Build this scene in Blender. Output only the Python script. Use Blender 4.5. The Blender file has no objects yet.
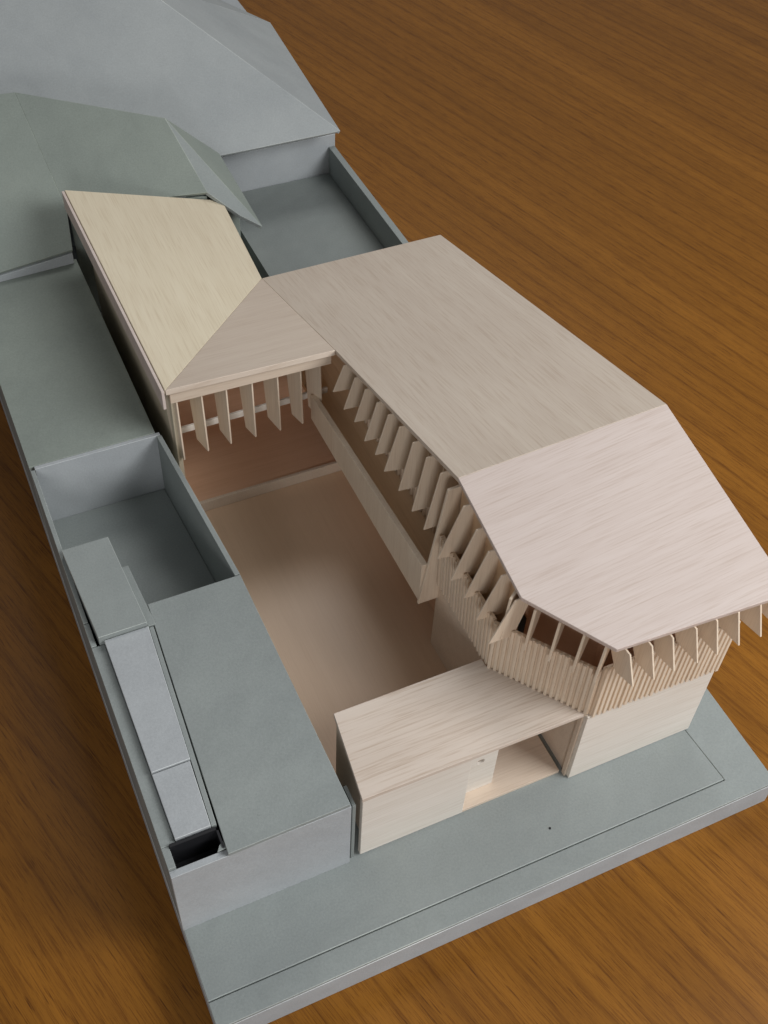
import bpy, bmesh, random
from math import *
from mathutils import Vector, Matrix
random.seed(4)
sc=bpy.context.scene
COL=sc.collection

# ------------------------------------------------------------------ materials
def nt(name):
    m=bpy.data.materials.new(name); m.use_nodes=True
    n=m.node_tree; b=n.nodes["Principled BSDF"]
    return m,n,b
def N(n,t,**k):
    x=n.nodes.new(t)
    for a,v in k.items(): setattr(x,a,v)
    return x
def ramp(n,stops):
    r=N(n,"ShaderNodeValToRGB"); e=r.color_ramp.elements
    e[0].position,e[0].color=stops[0][0],(*stops[0][1],1)
    e[1].position,e[1].color=stops[-1][0],(*stops[-1][1],1)
    for p,c in stops[1:-1]:
        q=e.new(p); q.color=(*c,1)
    return r
def coords(n,rot=(0,0,0),scale=(1,1,1)):
    g=N(n,"ShaderNodeNewGeometry"); mp=N(n,"ShaderNodeMapping")
    a=N(n,"ShaderNodeMapping"); a.inputs["Rotation"].default_value=rot
    n.links.new(g.outputs["Position"],a.inputs["Vector"])
    mp.inputs["Scale"].default_value=scale
    n.links.new(a.outputs[0],mp.inputs["Vector"])
    return mp
def noise(n,vec,scale,detail=4,rough=.55,dist=0):
    x=N(n,"ShaderNodeTexNoise"); x.inputs["Scale"].default_value=scale
    x.inputs["Detail"].default_value=detail; x.inputs["Roughness"].default_value=rough
    x.inputs["Distortion"].default_value=dist
    n.links.new(vec.outputs[0],x.inputs["Vector"]); return x
def mix(n,a,b,fac,mode='MIX'):
    x=N(n,"ShaderNodeMix",data_type='RGBA',blend_type=mode)
    for s,v in ((6,a),(7,b),(0,fac)):
        if isinstance(v,(int,float)): x.inputs[s].default_value=v
        elif isinstance(v,tuple): x.inputs[s].default_value=(*v,1)
        else: n.links.new(v,x.inputs[s])
    return x
def bump(n,b,h,strength,dist):
    x=N(n,"ShaderNodeBump"); x.inputs["Strength"].default_value=strength; x.inputs["Distance"].default_value=dist
    n.links.new(h,x.inputs["Height"]); n.links.new(x.outputs[0],b.inputs["Normal"])
EDGE={}
def card(name,c,var=.07,edge=True):
    m,n,b=nt(name)
    v=coords(n)
    big=noise(n,v,.9,3,.6); fine=noise(n,v,50,3,.75); fleck=noise(n,v,22,2,.5); wav=noise(n,v,1.7,2,.5)
    d=tuple(x*(1-var) for x in c); l=(c[0]*(1+var),c[1]*(1+var*.9),c[2]*(1+var*.7))
    r=ramp(n,[(.3,d),(.7,l)]); n.links.new(big.outputs[0],r.inputs[0])
    r2=ramp(n,[(.3,(.86,.86,.86)),(.7,(1.0,1.0,1.0))]); n.links.new(fine.outputs[0],r2.inputs[0])
    r3=ramp(n,[(.18,(.86,.86,.85)),(.28,(1.0,1.0,1.0))]); n.links.new(fleck.outputs[0],r3.inputs[0])
    a2=mix(n,r.outputs[0],r2.outputs[0],1.0,'MULTIPLY'); a2=mix(n,a2.outputs[2],r3.outputs[0],1.0,'MULTIPLY')
    n.links.new(a2.outputs[2],b.inputs["Base Color"])
    b.inputs["Roughness"].default_value=.85; b.inputs["Specular IOR Level"].default_value=.15
    ad=N(n,"ShaderNodeMath",operation='MULTIPLY_ADD'); ad.inputs[1].default_value=.06
    n.links.new(fine.outputs[0],ad.inputs[0]); n.links.new(wav.outputs[0],ad.inputs[2])
    bump(n,b,ad.outputs[0],.28,.12)
    if edge: EDGE[name]=card(name+"_cut",tuple(min(1,x*1.4) for x in c),.3,False)
    return m
def balsa(name,light,dark,axis='Y',streak=.3,edge=True,rough=.6,flat=False):
    m,n,b=nt(name)
    s={'X':(.03,1,1),'Y':(1,.03,1),'Z':(1,1,.03)}[axis]
    if flat: s=(s[0],s[1],0)
    v=coords(n,(0,0,0),s); w=coords(n)
    fib=noise(n,v,70,3,.6,.0); wide=noise(n,v,8,4,.65,.0); blot=noise(n,w,.6,2,.5)
    r=ramp(n,[(.25,dark),(.7,light)]); n.links.new(wide.outputs[0],r.inputs[0])
    r2=ramp(n,[(.28,tuple(1-streak*k for k in (.35,.45,.55))),(.52,(1,1,1))]); n.links.new(fib.outputs[0],r2.inputs[0])
    a=mix(n,r.outputs[0],r2.outputs[0],1.0,'MULTIPLY')
    r3=ramp(n,[(.35,(.95,.94,.935)),(.65,(1,1,1))]); n.links.new(blot.outputs[0],r3.inputs[0])
    a2=mix(n,a.outputs[2],r3.outputs[0],1.0,'MULTIPLY')
    n.links.new(a2.outputs[2],b.inputs["Base Color"])
    b.inputs["Roughness"].default_value=rough; b.inputs["Specular IOR Level"].default_value=.3
    bump(n,b,fib.outputs[0],.1,.008)
    if edge: EDGE[name]=balsa(name+"_cut",tuple(min(.88,x*1.08) for x in light),dark,axis,.3,False)
    return m
def table_mat():
    m,n,b=nt("table_veneer")
    ang=atan2(.28,1.0)
    R=(0,0,-ang)
    v=coords(n,R,(1,.020,1)); v2=coords(n,R,(1,.010,1)); dsh=coords(n,R,(1,.035,1)); w=coords(n,R,(1,.07,1))
    bands=noise(n,v2,1.3,3,.5); g=noise(n,v,18,8,.82,.2); f=noise(n,v,110,4,.8,.0); fl=noise(n,dsh,80,2,.5)
    cath=N(n,"ShaderNodeTexWave",wave_type='RINGS',rings_direction='SPHERICAL'); cath.inputs["Scale"].default_value=1.2
    cath.inputs["Distortion"].default_value=7; cath.inputs["Detail"].default_value=4; cath.inputs["Detail Scale"].default_value=.7
    n.links.new(w.outputs[0],cath.inputs["Vector"])
    r=ramp(n,[(.3,(.205,.080,.008)),(.5,(.250,.099,.010)),(.7,(.300,.122,.014))]); n.links.new(bands.outputs[0],r.inputs[0])
    rg=ramp(n,[(.32,(.76,.71,.65)),(.45,(.96,.95,.93)),(.64,(1.08,1.07,1.05))]); n.links.new(g.outputs[0],rg.inputs[0])
    rf=ramp(n,[(.40,(.62,.55,.48)),(.49,(1,1,1))]); n.links.new(f.outputs[0],rf.inputs[0])
    rl=ramp(n,[(.30,(.42,.34,.27)),(.35,(1,1,1))]); n.links.new(fl.outputs[0],rl.inputs[0])
    rc=ramp(n,[(.0,(.76,.71,.66)),(.07,(1,1,1)),(1,(1.06,1.06,1.05))]); n.links.new(cath.outputs[0],rc.inputs[0])
    a=mix(n,r.outputs[0],rg.outputs[0],1.0,'MULTIPLY'); a=mix(n,a.outputs[2],rf.outputs[0],1.0,'MULTIPLY')
    a=mix(n,a.outputs[2],rl.outputs[0],.8,'MULTIPLY'); a=mix(n,a.outputs[2],rc.outputs[0],.8,'MULTIPLY')
    n.links.new(a.outputs[2],b.inputs["Base Color"])
    b.inputs["Roughness"].default_value=.34; b.inputs["Specular IOR Level"].default_value=.33
    bump(n,b,f.outputs[0],.05,.01)
    return m

CARD=card("grey_card",(.315,.344,.334)); CARDG=card("green_grey_card",(.292,.328,.294)); CARDL=card("pale_grey_card",(.455,.48,.492))
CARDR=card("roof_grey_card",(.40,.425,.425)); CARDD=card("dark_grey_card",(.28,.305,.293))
BX=balsa("balsa_grain_across",(.76,.63,.50),(.70,.57,.445),'X')
BXF=balsa("balsa_small_roof",(.73,.62,.51),(.66,.545,.44),'X',flat=True)
BY=balsa("balsa_grain_along",(.74,.625,.50),(.69,.57,.45),'Y')
BYF=balsa("balsa_long_roof",(.73,.63,.52),(.655,.55,.45),'Y',.4,flat=True)
BW=balsa("balsa_yellowish",(.75,.665,.50),(.69,.60,.44),'Y',.35,flat=True); BZ=balsa("balsa_upright",(.84,.71,.56),(.77,.63,.48),'Z',.3)  # BW: wing balsa, tinted yellower than the other roofs
BP=balsa("balsa_rosy",(.735,.635,.58),(.665,.56,.50),'X',.4,flat=True)
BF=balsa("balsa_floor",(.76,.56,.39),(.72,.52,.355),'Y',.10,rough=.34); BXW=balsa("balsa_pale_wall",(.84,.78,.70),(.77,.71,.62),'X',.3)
BIN=balsa("balsa_inner",(.74,.47,.31),(.68,.41,.26),'X',.2); BWM=balsa("balsa_painted_bounce",(.86,.64,.43),(.80,.58,.37),'Y',.25)  # BWM: warm bounce light of the recesses put into the balsa colour
BXR=balsa("balsa_box_roof",(.73,.635,.545),(.65,.55,.46),'X',.6)
TABLE=table_mat()
mb,_n,_b=nt("painted_black_void"); _b.inputs["Base Color"].default_value=(.008,.008,.010,1); _b.inputs["Roughness"].default_value=.6; BLACK=mb

# ------------------------------------------------------------------ mesh tools
def finish(bm,name,mat,parent,bev=.003,label=None):
    bmesh.ops.recalc_face_normals(bm,faces=bm.faces)
    if bev:
        es=[e for e in bm.edges if len(e.link_faces)==2 and e.calc_face_angle(0)>.3]
        res=bmesh.ops.bevel(bm,geom=es,offset=bev,segments=1,affect='EDGES',clamp_overlap=True)
        if mat.name in EDGE:
            for fc in res['faces']: fc.material_index=1
    me=bpy.data.meshes.new(name); bm.to_mesh(me); bm.free(); me.materials.append(mat)
    if mat.name in EDGE: me.materials.append(EDGE[mat.name])
    o=bpy.data.objects.new(name,me); COL.objects.link(o)
    if parent: o.parent=parent; o.matrix_parent_inverse=parent.matrix_world.inverted()
    if label: o["label"]=label
    return o
def add_prism(bm,pts,vec):
    vec=Vector(vec); a=[bm.verts.new(p) for p in pts]; b=[bm.verts.new(Vector(p)+vec) for p in pts]
    k=len(pts); bm.faces.new(a); bm.faces.new(b[::-1])
    for i in range(k): bm.faces.new((a[i],b[i],b[(i+1)%k],a[(i+1)%k]))
def add_box(bm,x0,x1,y0,y1,z0,z1):
    add_prism(bm,[(x0,y0,z0),(x1,y0,z0),(x1,y1,z0),(x0,y1,z0)],(0,0,z1-z0))
def prism(name,pts,vec,mat,parent,bev=.003,label=None):
    bm=bmesh.new(); add_prism(bm,pts,vec); return finish(bm,name,mat,parent,bev,label)
def box(name,e,mat,parent,bev=.003,label=None):
    bm=bmesh.new(); add_box(bm,*e); return finish(bm,name,mat,parent,bev,label)
def boxes(name,L,mat,parent,bev=.003,label=None):
    bm=bmesh.new()
    for e in L: add_box(bm,*e)
    return finish(bm,name,mat,parent,bev,label)
def thing(name,loc,label,cat,**k):
    o=bpy.data.objects.new(name,None); o.location=loc; o.empty_display_size=.2; COL.objects.link(o)
    bpy.context.view_layer.update()
    o["label"]=label; o["category"]=cat
    for a,v in k.items(): o[a]=v
    return o

# ------------------------------------------------------------------ table
TZ=-.09
bm=bmesh.new(); add_box(bm,-16,30,-12,38,TZ-.4,TZ)
t=finish(bm,"wooden_table",TABLE,None,0); t["label"]="varnished orange-brown veneer table with long straight grain"; t["category"]="table"

# ------------------------------------------------------------------ card base
base=thing("card_site_base",(2.8,7,TZ),"grey card base slab with scored pavement line and sunken yard walls","model base")
box("slab",(0,5.55,0,14.9,TZ+.002,.25),CARDL,base,.005,"thick pale grey card slab")
prism("pavement",[(0.004,.236,.252),(5.1,.216,.252),(5.06,.84,.252),(5.06,6.6,.252),(.004,6.6,.252)],(0,0,.05),CARD,base,.005,"thin grey pavement sheet")
prism("kerb_strip",[(.002,.002,.252),(5.548,.002,.252),(5.548,6.6,.252),(5.070,6.6,.252),(5.070,.845,.252),(5.111,.208,.252),(.002,.228,.252)],(0,0,.040),CARD,base,.005,"flat grey strip outside the pavement line")
prism("pin_hole",[(3.33+.012*cos(i),.44+.012*sin(i),.3025) for i in (0,1,2,3,4,5)],(0,0,.003),BLACK,base,0)
prism("yard_floor",[(.05,3.46,.303),(1.445,3.46,.303),(1.315,5.515,.303),(.05,5.515,.303)],(0,0,.297),CARD,base)
box("yard_floor",(3.72,5.395,6.64,10.6,.252,.60),CARDD,base)  # darker card: shade of the sunken yard put into the floor colour
box("yard_wall",(0.003,.045,3.46,5.515,.303,1.41),CARD,base)
box("yard_wall",(.05,1.36,5.52,5.565,.303,1.41),CARDL,base)  # paler card: light on the front-facing wall put into its colour
prism("yard_wall",[(1.32,5.515,.303),(1.37,5.515,.303),(1.50,3.46,.303),(1.45,3.46,.303)],(0,0,1.107),CARD,base)
box("yard_wall",(5.40,5.49,6.61,10.61,.252,1.02),CARD,base)
box("yard_wall",(3.72,5.50,10.62,10.68,.252,1.2),CARDL,base)  # pale tone paints the light this front-facing wall catches

# ------------------------------------------------------------------ card neighbour, near block
nb=thing("card_house",(.75,2.1,.3),"flat-roofed grey card block with narrow raised strip along its side","model house",group="grey card neighbour houses")
box("body",(.5,1.50,.93,3.43,.303,1.36),CARD,nb)
box("front_wall",(.002,1.53,.87,.93,.303,1.35),CARDL,nb,.003,"pale grey front wall")
box("side_wall",(.002,.064,.932,1.12,.303,1.385),CARD,nb)
prism("side_wall",[(.002,1.122,.303),(.12,1.122,.303),(.12,3.185,.303),(.002,3.185,.303)],(0,0,1.085),CARD,nb)
box("side_wall",(.002,.05,3.19,3.455,.303,1.40),CARD,nb)
prism("flat_roof",[(.47,.86,1.362),(1.52,.87,1.362),(1.50,3.45,1.362),(.60,3.45,1.362)],(0,0,.045),CARD,nb,.004)
prism("raised_strip",[(.08,3.19,.9),(.525,3.19,.9),(.475,4.30,.9),(.03,4.30,.9)],(0,0,.60),CARD,nb,.004,"raised grey strip over the yard")
prism("raised_strip",[(.124,1.755,1.1),(.455,1.755,1.1),(.53,3.18,1.1),(.124,3.18,1.1)],(0,0,.35),CARDL,nb,.004,"pale narrow raised strip")
prism("raised_strip",[(.124,1.13,1.1),(.42,1.13,1.1),(.448,1.745,1.1),(.124,1.745,1.1)],(0,0,.335),CARDL,nb,.004)
prism("thin_wall",[(.425,1.13,1.1),(.466,1.13,1.1),(.575,3.18,1.1),(.535,3.18,1.1)],(0,0,.32),CARD,nb,.002)
prism("thin_wall",[(.53,3.20,.9),(.60,3.20,.9),(.56,3.95,.9),(.495,3.95,.9)],(0,0,.52),CARD,nb,.002)
boxes("shaft_painted_shade",[(.068,.46,.934,1.09,.95,1.10),(.068,.45,1.09,1.119,.95,1.41),(.448,.466,.934,1.09,1.1,1.395)],BLACK,nb,0,"open shaft in the roof, its shade painted black")  # black boxes paint the shade inside the shaft
prism("torn_flap",[(.40,.92,1.37),(.475,.925,1.37),(.47,.99,1.37),(.43,.965,1.37)],(0,0,.015),CARD,nb,.002)
box("gap_panel",(1.555,1.585,.90,1.10,.303,1.28),CARDD,nb)

# back flat block
fb=thing("card_house",(.65,7.1,.3),"long low grey card block with plain flat roof","model house",group="grey card neighbour houses")
box("body",(.003,1.30,5.57,8.66,.252,1.36),CARD,fb)
box("flat_roof",(.0,1.32,5.57,8.80,1.362,1.41),CARDG,fb)

# hip roofed house
hh=thing("card_house",(2,9.6,.3),"green-grey card house with folded hipped roof","model house",group="grey card neighbour houses")
box("wall",(.003,1.28,8.82,10.1,.252,1.50),CARDL,hh)
a=(1.25,10.73,2.6); a0=(.0,10.85,2.6); v=(1.38,9.2,1.85); e1=(1.29,8.72,1.608); e0=(.0,8.66,1.517)
b_=(2.87,9.84,2.4); c=(3.04,8.83,1.915); d1=(3.36,8.58,1.66); d2=(3.61,8.48,1.5)
prism("wall",[(1.40,9.19,.252),(3.04,8.86,.252),(3.04,8.86,1.84),(1.40,9.19,1.78)],(0,.04,0),CARDG,hh)
box("wall",(3.10,3.50,9.05,10.1,.252,1.5),CARDG,hh)
def roofpanel(name,pts,mat,parent,th=.05,label=None,bev=.004):
    P=[Vector(p) for p in pts]
    n=Vector((0,0,0))
    for i in range(1,len(P)-1): n+=(P[i]-P[0]).cross(P[i+1]-P[0])
    n.normalize()
    if n.z<0: n=-n
    return prism(name,pts,-n*th,mat,parent,bev,label)
roofpanel("roof_panel",[e0,e1,v,a,a0],CARDG,hh)
roofpanel("roof_panel",[v,c,b_,a],CARDG,hh)
roofpanel("roof_panel",[c,d1,d2,b_],CARD,hh)
roofpanel("roof_panel",[b_,d2,(3.61,10.1,1.6)],CARDG,hh)
roofpanel("roof_panel",[a,b_,(3.61,10.1,1.6),(1.3,11.0,2.2)],CARDG,hh)
prism("fascia",[(.0,8.655,1.413),(1.28,8.715,1.413),(1.28,8.715,1.56),(.0,8.655,1.47)],(0,.05,0),CARDL,hh)

# big hip roof
bh=thing("card_house",(2.7,12.5,.3),"large grey card house with broad hipped roof","model house",group="grey card neighbour houses")
box("wall",(.003,5.4,10.7,14.5,.252,1.5),CARDL,bh)
E=(5.40,10.2,1.5); E2=(5.62,13.5,1.5); E3=(5.0,14.8,1.5); E4=(.0,14.8,1.5); E5=(0,10.2,1.5); A1=(3.25,12.45,3.0); A0=(0,12.45,3.0)
roofpanel("roof_panel",[E5,E,A1,A0],CARDR,bh)
roofpanel("roof_panel",[E,E2,A1],CARDR,bh)
roofpanel("roof_panel",[E2,E3,A1],CARDR,bh)
roofpanel("roof_panel",[E3,E4,A0,A1],CARDR,bh)

# ------------------------------------------------------------------ balsa house
H=thing("balsa_house",(3.3,4.2,.3),"pale balsa wood courtyard house with folded roof and rows of fins","model house")
D=(1.43,5.30,2.20); Ee=(3.22,5.23,2.20); Cc=(3.13,7.19,1.75); A=(1.36,8.90,2.30)
Bb=(3.215,8.82,1.762)
G=(5.19,6.75,2.11); F_=(3.27,2.65,2.81); Hh=(5.24,2.51,3.10)
K=(3.725,.725,2.55); L_=(3.25,1.44,2.60); J=(5.22,.54,2.755)
roofpanel("roof_panel",[D,Cc,Bb,A],BW,H,.06,"yellowish balsa wing roof")
roofpanel("roof_panel",[D,Ee,Cc],BXF,H,.06)
roofpanel("roof_panel",[Ee,F_,Hh,G,Cc],BYF,H,.06)
roofpanel("roof_panel",[F_,L_,K,J,Hh],BP,H,.06)
prism("fascia",[(1.420,5.30,2.19),(1.350,8.90,2.29),(1.350,8.90,2.06),(1.420,5.30,1.95)],(-.03,0,0),BP,H,.003,"pale pinkish edge strip of the wing roof")
prism("fascia",[(1.475,5.325,2.12),(3.19,5.26,2.12),(3.19,5.26,2.00),(1.475,5.325,1.98)],(0,.04,0),BX,H)
# floors
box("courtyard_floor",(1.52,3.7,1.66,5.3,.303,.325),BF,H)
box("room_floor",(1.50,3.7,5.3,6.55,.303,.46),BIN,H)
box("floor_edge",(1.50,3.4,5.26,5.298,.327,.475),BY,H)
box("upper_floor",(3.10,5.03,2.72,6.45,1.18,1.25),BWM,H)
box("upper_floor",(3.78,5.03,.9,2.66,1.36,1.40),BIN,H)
# walls
box("wall",(1.49,1.54,5.40,8.7,.303,1.95),BW,H)
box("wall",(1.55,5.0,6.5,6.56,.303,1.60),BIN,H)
box("wall",(5.04,5.10,.87,6.6,.303,1.92),BXW,H)
box("wall",(5.04,5.10,.95,5.0,1.925,2.30),BXW,H)
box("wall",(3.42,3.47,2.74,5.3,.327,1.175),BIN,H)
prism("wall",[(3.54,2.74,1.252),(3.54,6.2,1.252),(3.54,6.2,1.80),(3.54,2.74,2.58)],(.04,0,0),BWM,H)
prism("wall",[(3.60,1.75,1.405),(3.95,1.15,1.405),(4.95,1.15,1.405)],(.0,.0,1.02),BIN,H)
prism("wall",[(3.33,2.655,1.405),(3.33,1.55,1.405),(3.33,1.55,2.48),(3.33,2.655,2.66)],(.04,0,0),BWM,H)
box("wall",(3.22,3.26,1.70,2.70,.327,1.39),BX,H)
box("wall",(3.262,3.45,2.67,2.71,.327,1.175),BX,H)
box("wall",(3.74,5.10,.81,.86,.31,1.39),BXW,H,.003,"plain pale front wall")
box("wall",(3.74,3.78,.865,1.60,.31,1.355),BX,H)
# front box
prism("box_roof",[(1.62,.86,1.37),(3.74,.84,1.37),(3.16,1.62,1.37),(3.16,1.70,1.37),(1.72,1.70,1.37)],(0,0,.05),BXR,H,.003,"flat streaky balsa roof of low front block")
box("front_wall",(1.64,2.66,.89,.94,.325,1.365),BXW,H,.003,"pale blank front wall")
box("side_wall",(1.73,1.77,.945,1.66,.31,1.365),BX,H)
box("back_wall",(1.775,3.735,1.62,1.66,.31,1.365),BIN,H)
box("porch_floor",(1.78,3.69,.90,1.61,.303,.345),BX,H)
box("fascia",(2.662,3.70,.89,.93,1.32,1.365),BX,H)
box("post",(3.716,3.737,.85,.90,.303,1.345),BX,H,.002)
bm=bmesh.new()
def ring_panel(bm,x0,x1,z0,z1,cx,cz,rad,y,th,k=16):
    cs=[(x0,z0),(x1,z0),(x1,z1),(x0,z1)]
    inner=[(cx+rad*cos(2*pi*i/k-3*pi/4),cz+rad*sin(2*pi*i/k-3*pi/4)) for i in range(k)]
    q=k//4
    for i in range(4):
        seg=[inner[(i*q+j)%k] for j in range(q+1)]
        poly=[cs[i],cs[(i+1)%4]]+seg[::-1]
        add_prism(bm,[(px,y,pz) for px,pz in poly],(0,th,0))
ring_panel(bm,2.60,3.04,.347,1.345,2.87,.86,.038,1.04,.025)
finish(bm,"partition",BXW,H,0,"small pale panel with a round hole")

# ribbed screens
def screen(p,q,z0,z1,lean=.04,z1b=None,mat=None,pitch_=.052):
    p=Vector((*p,0)); q=Vector((*q,0)); d=(q-p); Ln=d.length; d.normalize(); nrm=Vector((d.y,-d.x,0))
    if z1b is None: z1b=z1
    bm=bmesh.new()
    pts=[p-nrm*.002+Vector((0,0,z0)),q-nrm*.002+Vector((0,0,z0)),q+nrm*lean*.7-nrm*.002+Vector((0,0,z1b-.02)),p+nrm*lean*.7-nrm*.002+Vector((0,0,z1-.02))]
    add_prism(bm,pts,tuple(-nrm*.028))
    k=int(Ln/pitch_)
    for i in range(k):
        s=(i+.5)*Ln/k
        o=.020+random.uniform(-.003,.003); tilt=random.uniform(-.003,.003)
        za=z0+random.uniform(-.02,.0); zb=z1+(z1b-z1)*s/Ln+random.uniform(-.006,.006); h=zb-za
        pts=[p+d*(s-.014)-nrm*.001,p+d*(s+.014)-nrm*.001,p+d*(s+.014)+nrm*o,p+d*(s-.014)+nrm*o]
        add_prism(bm,[(w.x,w.y,za) for w in pts],tuple(nrm*lean*.75+d*tilt+Vector((0,0,h))))
    return finish(bm,"slat_screen",mat or BZ,H,0)
screen((3.19,2.64),(3.19,1.63),1.40,2.12)
screen((3.17,1.62),(3.75,.83),1.40,2.12)
screen((3.765,.82),(5.10,.79),1.395,2.14,lean=.01)
screen((3.50,5.20),(3.50,2.76),1.275,1.98,lean=0,z1b=2.48,pitch_=.075)

# fins
def zplane(p0,p1,p2,x,y):
    p0,p1,p2=Vector(p0),Vector(p1),Vector(p2); n=(p1-p0).cross(p2-p0); return p0.z-(n.x*(x-p0.x)+n.y*(y-p0.y))/n.z
def fin(origin,out,prof,th=.020,mat=None,name="fin",jit=.05):
    o=Vector((*origin,0)); u=Vector((*out,0)).normalized()
    u=(Matrix.Rotation(random.uniform(-jit,jit),3,'Z')@u)
    s=Vector((-u.y,u.x,0))
    pts=[tuple(o+u*d+Vector((0,0,z))-s*th/2) for d,z in prof]
    return prism(name,pts,s*th,mat or BZ,H,.0015)
R=lambda a:random.uniform(-a,a)
# back wing facade
for i,x in enumerate([1.47,1.73,2.00,2.27,2.54,2.80,3.02]):
    fin((x,5.60),(.32,-1),[(.0,1.99),(.25,2.05),(.27+R(.01),1.14+R(.03)),(.08+R(.02),1.20+R(.03))],.018)
box("rail",(1.545,3.3,5.62,5.65,1.24,1.32),BXW,H,.003)
# courtyard facade, main wing
prism("balcony_rail",[(3.03,2.70,1.12),(3.03,5.45,1.10),(3.03,5.45,1.45),(3.03,2.70,1.66)],(.06,0,0),BZ,H,.003,"plain pale balcony panel")
n=9
for i in range(n):
    y=5.00-i*.265
    zt=zplane(Ee,F_,Hh,3.3,y)-.07
    j=R(.025); h=.34+.05*i
    fin((3.45,y),(-1,.0),[(.02,zt),(.235,zt-.01),(.35+R(.015),zt-h+.02+j),(.13+R(.02),zt-h-.01+j)],.014,jit=.09)
prism("end_panel",[(3.50,2.665,1.12),(3.01,2.665,1.12),(3.20,2.665,2.66),(3.50,2.665,2.68)],(0,.03,0),BZ,H,.003,"pale squared end panel of the balcony")
# outer courtyard corner
for i in range(5):
    y=2.42-i*.235
    zt=zplane(F_,Hh,K,3.3,y)-.07
    h=.66-.035*i
    fin((3.40,y),(-1,-.0),[(.0,zt),(.18,zt-.01),(.36+R(.015),zt-h+.02),(.12+R(.02),zt-h)],.015,jit=.06)
# chamfer
p=Vector((3.19,1.62)); q=Vector((3.76,.84)); dd=(q-p).normalized(); outv=(dd.y,-dd.x)
for s in (.10,.32,.54,.76,.95):
    w=p+dd*s
    zt=zplane(F_,Hh,K,w.x,w.y)-.075
    fin((w.x,w.y),outv,[(-.22,zt),(.07,zt),(.14,2.06),(.05,2.08)],.022)
# street front
for i in range(8):
    x=3.82+i*.192
    k=i/7*.10
    zt=zplane(F_,Hh,K,x,.75)-.075
    fin((x,.84),(.02,-1),[(-.15,zt),(.17+k,zt-.005),(.30+k,zt-.30+R(.02)),(.08,zt-.36+R(.02))],.016)

# ------------------------------------------------------------------ camera
yaw,pitch,roll=0.4708,0.8489,0.0578
f=Vector((sin(yaw)*cos(pitch),cos(yaw)*cos(pitch),-sin(pitch)))
r=Vector((cos(yaw),-sin(yaw),0)); u=r.cross(f)
r2=r*cos(roll)+u*sin(roll); u2=-r*sin(roll)+u*cos(roll)
M=Matrix((r2,u2,-f)).transposed().to_4x4(); M.translation=Vector((-.35,-3.1,10))
cam=bpy.data.cameras.new("camera"); cam.sensor_fit='VERTICAL'; cam.sensor_height=24; cam.lens=1150/1024*24; cam.clip_end=200
co=bpy.data.objects.new("camera",cam); co.matrix_world=M; COL.objects.link(co); sc.camera=co

# ------------------------------------------------------------------ light
def area(name,loc,target,sx,sy,power,colr):
    l=bpy.data.lights.new(name,'AREA'); l.shape='RECTANGLE'; l.size=sx; l.size_y=sy; l.energy=power; l.color=colr
    o=bpy.data.objects.new(name,l); o.location=loc
    o.rotation_euler=(Vector(target)-Vector(loc)).to_track_quat('-Z','Y').to_euler(); COL.objects.link(o); return o
area("window_light",(14,-7,14),(4.5,7,0),10,10,3150,(.965,.98,1.0))
area("side_window_light",(-5,-14,8),(4,5,0),5,5,780,(.985,.985,1.0))
area("far_window_light",(12,24,30),(5,8,0),12,9,2300,(.99,.98,.97))
w=bpy.data.worlds.new("World"); sc.world=w; w.use_nodes=True
w.node_tree.nodes["Background"].inputs[0].default_value=(.98,.98,1.0,1); w.node_tree.nodes["Background"].inputs[1].default_value=.16
sc.view_settings.view_transform='Standard'; sc.view_settings.look='None'; sc.view_settings.exposure=0
